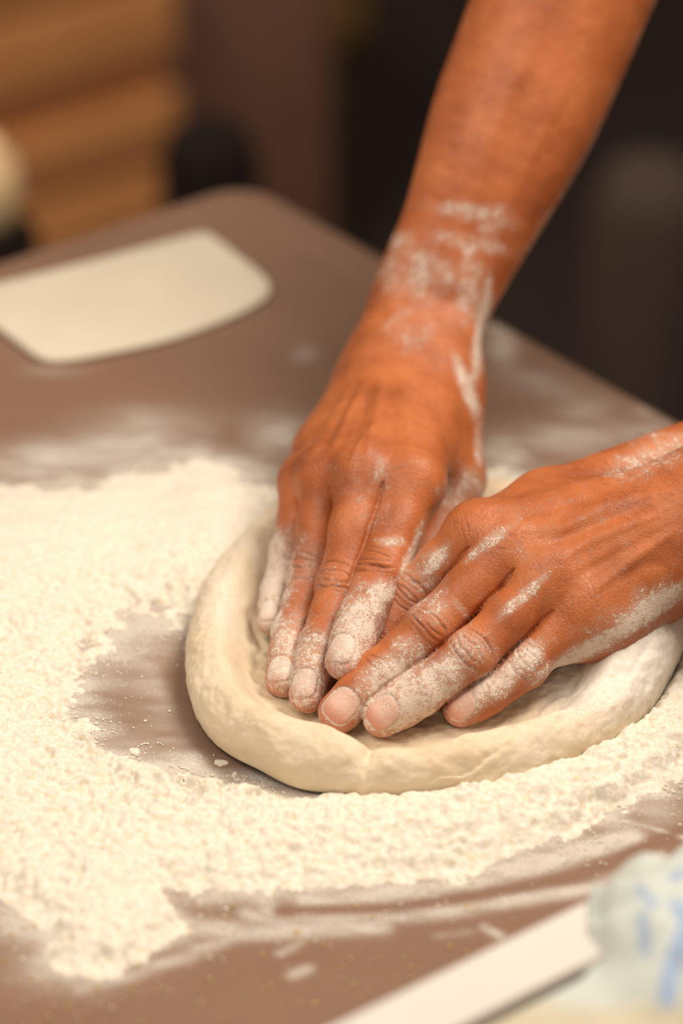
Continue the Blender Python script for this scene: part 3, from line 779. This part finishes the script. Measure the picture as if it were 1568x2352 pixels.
RHAND['fore'] = fore_chain([(948, 850, 60, 26, 17.5), (978, 718, 74, 26.2, 18.5), (1016, 633, 87, 27.2, 20), (1066, 533, 103, 28.6, 22.5), (1124, 402, 125, 32.4, 26), (1189, 251, 149, 36.4, 30), (1289, 0, 190, 38.5, 33), (1380, -250, 232, 41, 36), (1440, -430, 262, 41, 38)], u)
RHAND['seed'] = 1
RHAND['ridges'] = [([(838, 1060), (862, 960), (880, 860)], 12, .0012), ([(755, 1060), (800, 950), (850, 860)], 10, .0012), ([(700, 1070), (755, 970), (815, 870)], 9, .0008), ([(945, 1070), (935, 960), (920, 860)], 16, .0008),
  ([(790, 1060), (822, 990), (845, 900)], 9, -.0006), ([(725, 1060), (770, 980), (815, 900)], 8, -.0005), ([(893, 1080), (900, 1000), (900, 930)], 12, -.0006), ([(880, 960), (830, 1010), (800, 1070)], 6, .0006),
  ([(1010, 20), (1000, 300), (960, 620)], 30, .0008), ([(1240, 60), (1130, 330), (1080, 560)], 22, .0009), ([(1340, 120), (1230, 350), (1120, 600)], 16, .0009)]
RHAND['flour'] = [(620, 1330, 60, 130, 10, .95), (618, 1420, 40, 50, 0, 1.0), (655, 1500, 55, 120, 10, .75), (650, 1560, 50, 50, 0, .8), (712, 1540, 60, 110, 12, .72), (700, 1600, 50, 45, 0, .75),
  (820, 1450, 75, 120, 20, .85), (880, 1360, 55, 34, 0, .85), (900, 1244, 50, 14, 5, .58), (790, 1530, 60, 50, 0, .7), (940, 1280, 14, 90, 22, .85), (1075, 1130, 70, 70, 0, .6),
  (1080, 560, 110, 26, 10, .55), (1070, 488, 90, 26, 8, .62), (920, 550, 60, 26, -10, .5), (960, 620, 130, 70, 5, .50), (1080, 650, 40, 110, 5, .58), (1105, 760, 18, 150, 8, .85), (1072, 890, 18, 90, -20, .80),
  (1080, 577, 16, 9, -15, 1.0), (1140, 510, 40, 60, 60, .5), (940, 760, 80, 60, 0, .36), (690, 1300, 80, 90, 0, .40), (860, 1140, 90, 120, 0, .25), (1100, 1020, 14, 80, 0, .55), (870, 1080, 16, 40, 10, .5)]
# the left hand (comes in from the right edge)
W2 = PM(1668, 1172, 66)
LHAND = dict(wrist=W2,
  I=J4([(1096, 1226, 60), (942, 1372, 34), (868, 1470, 22), (800, 1568, 13)]),
  M=J4([(1170, 1268, 57), (985, 1447, 36), (872, 1548, 23), (744, 1668, 10)]),
  R=J4([(1262, 1328, 52), (1082, 1503, 33), (966, 1590, 21), (838, 1672, 10)]),
  K=J4([(1335, 1400, 42), (1205, 1530, 26), (1120, 1592, 18), (1022, 1650, 10)]),
  RI=[.0115, .0102, .0090, .0078], RM=[.0115, .0102, .0092, .0084], RR=[.0110, .0096, .0090, .0082], RK=[.0102, .0088, .0080, .0072], RT=[.0165, .0115, .0095, .0075], clean=1)
_I, _K = LHAND['I'][0], LHAND['K'][0]
lu = nrm(np.cross(LHAND['M'][0]-W2, _I-_K)); lu = lu if lu[2] > 0 else -lu
LHAND['up'] = nrm(lu + np.array([-0.05, -0.35, 0.1])); u = LHAND['up']
LHAND['carp'] = [PM(1600, 1130, 68), PM(1608, 1165, 70), PM(1612, 1205, 66), PM(1608, 1245, 58)]
LHAND['extra'] = [(Cap(PM(1385, 1414, 34), PM(1575, 1282, 42), .0165, .020), .012), (Cap(PM(1285, 1460, 31), PM(1385, 1414, 34), .0115, .016), .010), (Cap(PM(1610, 1055, 58), PM(1250, 1162, 55), .0175, .0130), .014), (Cap(PM(1250, 1162, 55), PM(1120, 1215, 56), .0130, .0105), .010), (Cap(PM(1540, 1220, 52), PM(1360, 1290, 44), .02, .018), .015)]
LHAND['thumb'] = [PM(1520, 1120, 46), PM(1310, 1230, 32), PM(1200, 1330, 20), PM(1110, 1420, 15)]
LHAND['fore'] = fore_chain([(1655, 1175, 66, 27, 19), (1760, 1120, 74, 27.5, 20), (1900, 1040, 92, 31, 23), (2080, 920, 118, 36, 28), (2300, 760, 150, 40, 33), (2480, 630, 178, 42, 37)], u)
LHAND['seed'] = 3
LHAND['ridges'] = [([(1080, 1165), (1180, 1155), (1300, 1110), (1420, 1090)], 12, .0008), ([(1180, 1215), (1290, 1215), (1380, 1165), (1540, 1120)], 16, .0016), ([(1270, 1290), (1380, 1230), (1540, 1170)], 14, .0011), ([(1345, 1370), (1450, 1290), (1560, 1210)], 12, .0009),
  ([(1130, 1200), (1250, 1175), (1400, 1130)], 12, -.0009), ([(1230, 1262), (1340, 1215), (1500, 1150)], 12, -.0010), ([(1310, 1335), (1420, 1270), (1560, 1200)], 12, -.0007), ([(1420, 1340), (1480, 1300), (1530, 1290)], 16, -.0008)]
LHAND['flour'] = [(900, 1560, 130, 60, -38, .80), (960, 1600, 160, 60, -38, .98), (1080, 1490, 60, 50, 0, .62), (870, 1640, 60, 50, 0, .9), (1130, 1575, 150, 40, -35, .85), (1210, 1510, 50, 40, -30, .8),
  (1370, 1480, 190, 24, -28, .95), (1500, 1390, 110, 30, -30, 1.0), (960, 1330, 60, 110, 38, .42), (1130, 1240, 80, 18, -38, .65), (1200, 1370, 90, 16, -42, .70), (985, 1400, 60, 60, 0, .40),
  (1460, 1070, 90, 40, -15, .50), (1520, 1030, 80, 50, -15, .5), (940, 1490, 50, 40, 0, .55), (1060, 1400, 40, 12, 50, .5), (1450, 1420, 160, 60, -28, .45), (770, 1640, 60, 60, 0, .45), (1040, 1640, 60, 50, 0, .5),
  (1000, 1290, 20, 60, 40, .8), (1300, 1250, 300, 200, 0, .12)]
print('bones', [[round(1000*float(np.linalg.norm(a-b))) for a, b in zip([h['wrist']]+h[k][:-1], h[k])] for h in (RHAND, LHAND) for k in 'IMRK'])

def torso():
    e1 = RHAND['fore'][-1][0]; e2 = LHAND['fore'][-1][0]
    out = nrm(np.array([-E2[1]*-1, 0, 0])) if False else None
    n = np.array([-E2[1], E2[0]]); n = n if n[0] > 0 else -n           # away from the right edge of the table
    q = T2(0.0, 0.50); cx, cy = q[0]+n[0]*0.30, q[1]+n[1]*0.30
    ax = np.array([E2[0], E2[1], 0]); nn = np.array([n[0], n[1], 0]); upv = np.array([0, 0, 1.0])
    return np.array([cx, cy, 0.0]), ax, nn, upv, e1, e2
def build_person():
    Vs = []; Qs = []; At = {}; off = 0
    for h in (RHAND, LHAND):
        V, Q, A = make_arm(h); Vs.append(V); Qs.append(Q+off); off += len(V)
        for k, v in A.items(): At.setdefault(k, []).append(v)
        print('arm', len(V))
    hair_src = (Vs[1], normals(Vs[1], Qs[1]-len(Vs[0])))
    c, ax, nn, up_, e1, e2 = torso()
    sh_r, sh_l = c - ax*0.19 + up_*0.50, c + ax*0.19 + up_*0.50
    # nearer shoulder to each elbow
    body = Shape([(Ell(c+up_*0.02, [ax, nn, up_], [.17, .12, .16]), .05), (Ell(c+up_*0.34, [ax, nn, up_], [.18, .12, .22]), .06), (Cap(sh_r, sh_l, .065, .065), .05),
                  (Cap(sh_r, e1, .055, .042), .03), (Cap(sh_l, e2, .055, .042), .03), (Cap(c+up_*.5, c+up_*.62, .06, .058), .04),
                  (Cap(c-ax*.09-up_*.05, c-ax*.10-up_*.84, .085, .045), .05), (Cap(c+ax*.09-up_*.05, c+ax*.10-up_*.84, .085, .045), .05)])
    V, Q = surface_nets(body, c-np.array([.6, .6, .92]), c+np.array([.6, .6, .80]), 0.008); V = laplace(V, Q, 3)
    Vs.append(V); Qs.append(Q+off); z = np.zeros(len(V))
    for k in At: At[k].append(z)
    o = mesh_np('person', np.concatenate(Vs), np.concatenate(Qs), SKIN, attrs={k: np.concatenate(v) for k, v in At.items()})
    tag(o, 'person in dark clothes with bare floury forearms, both hands pressing the dough flat', 'person')
    HV, HN = hair_src; hx, hy = proj(HV[:, 0], HV[:, 1], HV[:, 2]); rng = np.random.default_rng(8)
    fac = HN@-VIEW; cand = np.nonzero((hx > 1380) & (hx < 1640) & (hy < 1330) & (fac > -0.1) & (HN@LHAND['up'] > -0.2))[0]
    sel = rng.choice(cand, min(330, len(cand)), replace=False); flow = nrm(PM(1450, 1100, 60)-W2); TV = []; TF = []
    for i_ in sel:
        b_ = HV[i_]; d_ = nrm(HN[i_]*0.55+flow*0.9+(rng.random(3)-.5)*.5); L_ = rng.uniform(.004, .008); sd_ = nrm(np.cross(d_, VIEW)); s2_ = np.cross(d_, sd_)
        for q_ in range(4):
            t_ = q_/3; cpt = b_+d_*L_*t_-HN[i_]*L_*.35*t_*t_-HN[i_]*.0003*(q_ == 0); rr_ = .00005*(1-.85*t_)
            TV += [cpt+sd_*rr_, cpt-sd_*rr_*.5+s2_*rr_*.87, cpt-sd_*rr_*.5-s2_*rr_*.87]
        k_ = len(TV)-12
        for q_ in range(3):
            for w_ in range(3): TF.append((k_+q_*3+w_, k_+q_*3+(w_+1) % 3, k_+q_*3+3+(w_+1) % 3, k_+q_*3+3+w_))
    tag(mesh_np('arm_hair', np.array(TV), np.array(TF), plain('dark_hair', srgb(50, 30, 22), .6), parent=o), kind='stuff')
    def cloth(name, prims, h, mat, lo=-.93, hi=.8, cut=None):
        S = Shape(prims); V, Q = surface_nets(S, c-np.array([.62, .62, -lo]), c+np.array([.62, .62, hi]), h); V = laplace(V, Q, 4)
        N = normals(V, Q); V = V + N*((fbm3(V*np.array([1, 1, .5]), .07, 3, 5)-.5)*.02)[:, None]
        return mesh_np(name, V, Q, mat, parent=o)
    cloth('shirt', [(Ell(c+up_*0.30, [ax, nn, up_], [.20, .145, .27]), .05), (Cap(sh_r, sh_l, .08, .08), .05), (Cap(sh_r, sh_r*.45+e1*.55, .078, .066), .03), (Cap(sh_l, sh_l*.45+e2*.55, .078, .066), .03)], .009, CLOTH_D)
    cloth('trousers', [(Ell(c-up_*0.0, [ax, nn, up_], [.20, .15, .15]), .05), (Cap(c-ax*.09-up_*.08, c-ax*.11-up_*.80, .105, .075), .04), (Cap(c+ax*.09-up_*.08, c+ax*.11-up_*.80, .105, .075), .04)], .010, CLOTH_D)
    for s_ in (-1, 1):
        f0 = c+ax*.11*s_-up_*.865; cloth('shoe', [(Ell(f0-nn*.06, [ax, nn, up_], [.05, .14, .035]), .02), (Ell(f0+up_*.01, [ax, nn, up_], [.048, .06, .045]), .03)], .008, BLACK, -.95, .1)
    # apron: a curved sheet in front of the body
    na, nz_ = 60, 60; V = []; 
    for i in range(na):
        for j in range(nz_):
            a = -1.15+2.3*i/(na-1); z = .40-.95*j/(nz_-1); r = 1+0.03*math.sin(a*9+z*6)*max(0, -z)
            wa = min(1, .55+1.2*max(0, .40-z)); a2 = a*wa
            p = c + ax*.235*math.sin(a2)*r - nn*.175*math.cos(a2)*r + up_*z; V.append(p)
    idx = np.arange(na*nz_).reshape(na, nz_); Q = np.stack([idx[:-1, :-1].ravel(), idx[1:, :-1].ravel(), idx[1:, 1:].ravel(), idx[:-1, 1:].ravel()], 1)
    ap = mesh_np('apron', np.array(V), Q, APRON, parent=o); sd = ap.modifiers.new('thickness', 'SOLIDIFY'); sd.thickness = .002
    return o
build_person()

# ------------------------------------------------------------------ dough scraper on the far side of the table
def smooth_outline(pts, n=8):
    out = []; m = len(pts)
    for i in range(m):
        p0, p1, p2, p3 = [np.array(pts[(i+k-1) % m], float) for k in range(4)]
        for j in range(n):
            t = j/n; out.append(0.5*((2*p1)+(-p0+p2)*t+(2*p0-5*p1+4*p2-p3)*t*t+(-p0+3*p1-3*p2+p3)*t**3))
    return out
sc_px = [(-85, 690), (-60, 668), (0, 652), (230, 596), (430, 543), (468, 537), (492, 546), (550, 590), (606, 636), (620, 660), (606, 686), (540, 724), (400, 776), (250, 810), (140, 828), (88, 820), (40, 786), (-40, 728), (-78, 704)]
pl = smooth_outline([P(x, y, .0025)[:2] for x, y in sc_px], 6)
scr = prism('dough_scraper', pl, 0.0004, 0.0036, CREAM); bevel(scr, .0012, 3)
tag(scr, 'flat cream plastic dough scraper lying on the bare table near its far edge', 'dough scraper')

# ------------------------------------------------------------------ white tub with a printed bag at the near right
def build_tub():
    zr = 0.055
    a, b = P(760, 2352, zr)[:2], P(1310, 2083, zr)[:2]; d = nrm(b-a); nn = np.array([-d[1], d[0]]); nn = nn if nn[1] < 0 else -nn
    o = a - d*0.10
    root = empty('plastic_tub', (*(o+d*.2+nn*.13), TZ)); tag(root, 'white plastic tub with a wide rim at the near right of the table', 'tub')
    Lx, Ly = 0.42, 0.26; rw = 0.030
    def ring(off_, z, n=8, r0=0.03):
        pts = []; r = max(0.004, r0-off_)
        for (cx, cy, a0) in ((Lx-r0, Ly-r0, 0), (r0, Ly-r0, 90), (r0, r0, 180), (Lx-r0, r0, 270)):
            for k in range(n+1):
                t = math.radians(a0+90*k/n); q = o + d*(cx+r*math.cos(t)) + nn*(cy+r*math.sin(t)); pts.append((q[0], q[1], z))
        return pts
    def loft(name, rings, mat, cap=False):
        V = [p for r in rings for p in r]; n = len(rings[0]); Fc = [(i*n+k, i*n+(k+1) % n, (i+1)*n+(k+1) % n, (i+1)*n+k) for i in range(len(rings)-1) for k in range(n)]
        if cap: Fc.append(tuple((len(rings)-1)*n+k for k in range(n)))
        return adopt(mesh_py(name, V, Fc, mat, None, True), root)
    loft('rim', [ring(.002, zr-.010), ring(-.0005, zr-.009), ring(-.001, zr-.002), ring(.0010, zr), ring(.003, zr+.0003), ring(rw-.005, zr+.0003), ring(rw-.003, zr+.0008), ring(rw-.0012, zr+.0006), ring(rw-.0004, zr-.0010), ring(rw, zr-.004)], WHITE)
    loft('basin', [ring(rw*.35, zr-.003), ring(rw*.5, .002), ring(rw*.5+.004, .0008), ring(rw+.008, .0008), ring(rw+.006, .004), ring(rw+.002, zr-.01), ring(rw, zr-.004)][0:2]+[ring(rw*.5+.004, .0008), ring(rw+.02, .0008)], WHITE)
    loft('lining', [ring(rw, zr-.004), ring(rw+.003, zr-.02), ring(rw+.008, .008), ring(rw+.02, .003)], WHITE, True)
    return o, d, nn, zr
TUB = build_tub()
def build_bag():
    o, d, nn, zr = TUB
    m = M('printed_bag_film'); at = m.attr('ink')
    m.base(m.mix(at, m.mix(m.attr('tan'), srgb(206, 200, 192), srgb(206, 178, 146)), srgb(160, 172, 198))); m.set(Roughness=0.6, Transmission_Weight=0.0, Subsurface_Weight=.3, Subsurface_Scale=.01)
    nx, ny = 150, 130; V = []; ink = []
    u = np.linspace(0, 1, nx); v = np.linspace(0, 1, ny); U, Vv = np.meshgrid(u, v, indexing='ij')
    # bag lies in the tub and its open end spills over the far right corner onto the table
    c0 = P(1500, 2090, zr); 
    la = 0.034+U*0.41; lb0 = .0285-.0315*sstep(.180, .215, la); lb = lb0+Vv*(.232-lb0)
    X = o[0] + d[0]*la + nn[0]*lb; Y = o[1] + d[1]*la + nn[1]*lb
    over = sstep(.175, .215, la)
    Z = (0.0525 + 0.006*sstep(0, .3, Vv))*(1-over) + (0.060 + 0.012*np.sin(np.pi*np.clip(Vv*1.2, 0, 1)))*over
    Z = Z - over*0.008*sstep(0.06, 0.0, Vv)
    x, y = X.ravel(), Y.ravel(); cr = (fbm2(x, y, .05, 3, 3)-.42)*.022 + np.abs(fbm2(x, y*1.5, .02, 2, 13)-.5)*.018
    Z = Z.ravel()+cr*np.where(over.ravel() > .5, 1, sstep(0, .25, Vv.ravel()))
    px, py = proj(x, y, Z)
    for pts, w in []: pass
    k = np.zeros_like(x)
    for pts, w in [([(1475, 2105), (1482, 2180)], 14), ([(1556, 2080), (1575, 2110)], 22), ([(1568, 2150), (1540, 2230), (1530, 2300)], 24), ([(1470, 2040), (1500, 2075)], 12), ([(1540, 2020), (1570, 2000)], 10)]:
        k = np.maximum(k, sstep(w*1.2, w*.6, dline(px, py, pts)))
    tn = sstep(2285, 2345, py+60*(fbm2(x, y, .03, 2, 9)-.5))*.75
    idx = np.arange(nx*ny).reshape(nx, ny); Q = np.stack([idx[:-1, :-1].ravel(), idx[:-1, 1:].ravel(), idx[1:, 1:].ravel(), idx[1:, :-1].ravel()], 1)
    ob = mesh_np('printed_bag', np.stack([x, y, Z], 1), Q, m.m, attrs={'ink': k, 'tan': tn}); sd = ob.modifiers.new('thickness', 'SOLIDIFY'); sd.thickness = .0006
    tag(ob, 'pale plastic bag with blue print and tan patches lying in the white tub', 'bag')
build_bag()

# ------------------------------------------------------------------ things behind the table
def slat_crate():
    # a low wooden slatted bench whose long side runs parallel to the far edge of the table
    n = np.array([-E1[1], E1[0]]); n = n if n[1] > 0 else -n
    base = C0 + n*1.15
    def Q3(a, z, dn=0): q = base + E1*a + n*dn; return np.array([q[0], q[1], z])
    root = empty('slatted_bench', (*(base+E1*.5), 0)); tag(root, 'pale brown wooden slatted unit behind the far left edge of the table', 'slatted unit')
    L = 1.5; 
    return base, n, Q3, root, L
def build_back():
    base, n, Q3, root, L = slat_crate()
    # find slat heights so the boards fall where the photo shows them at the left side
    def zhit(px, py):            # height above the table of the front plane at a pixel
        u = (px-784)/F_PX; v = (py-1176)/F_PX; dd = np.array([u, CP-v*SP, -SP-v*CP]); o3 = np.array([0, 0, CAM_H])
        nn = np.array([n[0], n[1], 0]); t = nn@(np.array([base[0], base[1], 0])-o3)/(nn@dd); h = o3+dd*t
        return h[2], (h[:2]-base)@E1
    a0 = zhit(410, 200)[1]
    ed = [zhit(100, y)[0] for y in (30, 215, 300, 385, 480, 700)]
    print('slat', a0, ed)
    rows = [(ed[0]+.16, ed[0]+.012, 0), (ed[0], ed[1], 1), (ed[2], ed[3]-.022, 1), (ed[4]+.005, ed[5]-.02, 0)]
    def bx(name, a1, a2, z1, z2, dn, th, mat):
        q = Q3(a1, min(z1, z2), dn); b = obox(name, q, Q3(a2, 0, dn)-Q3(a1, 0, dn), np.array([n[0]*th, n[1]*th, 0]), (0, 0, abs(z1-z2)), mat); bevel(b, .003); return adopt(b, root)
    for z1, z2, k in rows: bx('slat', a0, a0+L, z1, z2, 0, .018, WOOD)
    zl = ed[5]-.02
    bx('slat', a0, a0+L, zl-.03, zl-.20, 0, .018, WOOD)
    bx('back_panel', a0-.0, a0+L, ed[0]+.16, -TZ+.03, .019, .012, mat_wood('warm_brown_wood', srgb(160, 98, 52), srgb(176, 112, 62)))
    for a in (a0+.02, a0+L*.5, a0+L-.04): bx('post', a, a+.04, ed[0]+.14, -TZ, .032, .016, WOOD_D)
    # dark cabinet to its right
    r2 = empty('dark_cabinet', (*(base-E1*.3+n*.15), 0)); tag(r2, 'dark brown cabinet standing behind the far corner of the table', 'cabinet')
    q = Q3(a0-.03, -TZ, .12); b = obox('body', q, Q3(a0-.29, 0, .12)-Q3(a0-.03, 0, .12), np.array([n[0]*.4, n[1]*.4, 0]), (0, 0, TZ+ed[0]+.25), plain('cabinet_brown_lacquer', srgb(122, 84, 68), .6, 5)); bevel(b, .006); adopt(b, r2)
    q = Q3(a0-.05, -TZ+.1, .105); b = obox('door', q, Q3(a0-.27, 0, .105)-Q3(a0-.05, 0, .105), np.array([n[0]*.015, n[1]*.015, 0]), (0, 0, TZ+ed[0]+.1), plain('cabinet_door_lacquer', srgb(116, 80, 64), .6, 5)); bevel(b, .004); adopt(b, r2)
    # things on the floor and stools
    def at(px, py, dep):         # point at a given depth
        return np.array([(px-784)/F_PX*dep, 0, 0]) + np.array([0, 1, 0])*(CP*dep - (py-1176)/F_PX*dep*SP) + np.array([0, 0, 1])*(CAM_H - SP*dep - (py-1176)/F_PX*dep*CP)
    # black waste bin with bag beyond the corner
    p = at(478, 290, 2.5); lathe('waste_bin', [(0, .0), (.03, 0), (.034, .01), (.040, TZ+p[2]-.03), (.034, TZ+p[2]-.008), (.02, TZ+p[2]+.004), (0, TZ+p[2]+.008)], (p[0], p[1], 0), BLACK)
    tag(bpy.data.objects['waste_bin'], 'black rounded waste bin behind the far corner of the table', 'waste bin')
    # cream jug on black stool at the left edge
    p = at(-40, 520, 2.2); rt = empty('stool', (p[0], p[1], 0)); tag(rt, 'black stool at the left picture edge beyond the table', 'stool')
    zt = TZ+p[2]
    s_ = lathe('seat', [(0, zt), (.034, zt), (.038, zt-.006), (.038, zt-.024), (.034, zt-.03), (0, zt-.03)], (p[0], p[1], 0), BLACK); adopt(s_, rt)
    for k in range(4):
        a = k*math.pi/2+.4; l = obox('leg', (p[0]+.024*math.cos(a)-.005, p[1]+.024*math.sin(a)-.005, 0), (.01, 0, 0), (0, .01, 0), (0, 0, zt-.03), BLACK, off=False); adopt(l, rt)
    lathe('jar', [(0, .001), (.022, .001), (.029, .008), (.033, .028), (.030, .048), (.020, .060), (.018, .066), (0, .067)], (p[0]-.004, p[1], zt), plain('cream_glaze', srgb(206, 174, 132), .5, 30, .03))
    tag(bpy.data.objects['jar'], 'rounded cream jar standing on the black stool', 'jar')
    # olive cloth, brown sack
    p = at(745, -10, 4.15); lathe('cloth_bundle', [(0, 0), (.05, 0), (.06, .02), (.05, max(.05, TZ+p[2])), (.03, max(.06, TZ+p[2]+.02)), (0, max(.065, TZ+p[2]+.025))], (p[0], p[1], 0), OLIVE)
    tag(bpy.data.objects['cloth_bundle'], 'olive yellow bundle of cloth far behind the table at the top', 'cloth')
    p = at(1490, 560, 2.6)
    lathe('paper_sack', [(0, 0), (.045, 0), (.052, .04), (.05, TZ+p[2]+.03), (.035, TZ+p[2]+.07), (0, TZ+p[2]+.075)], (p[0], p[1], 0), BROWN)
    tag(bpy.data.objects['paper_sack'], 'brown sack on the dark floor beyond the right edge of the table', 'sack')
build_back()
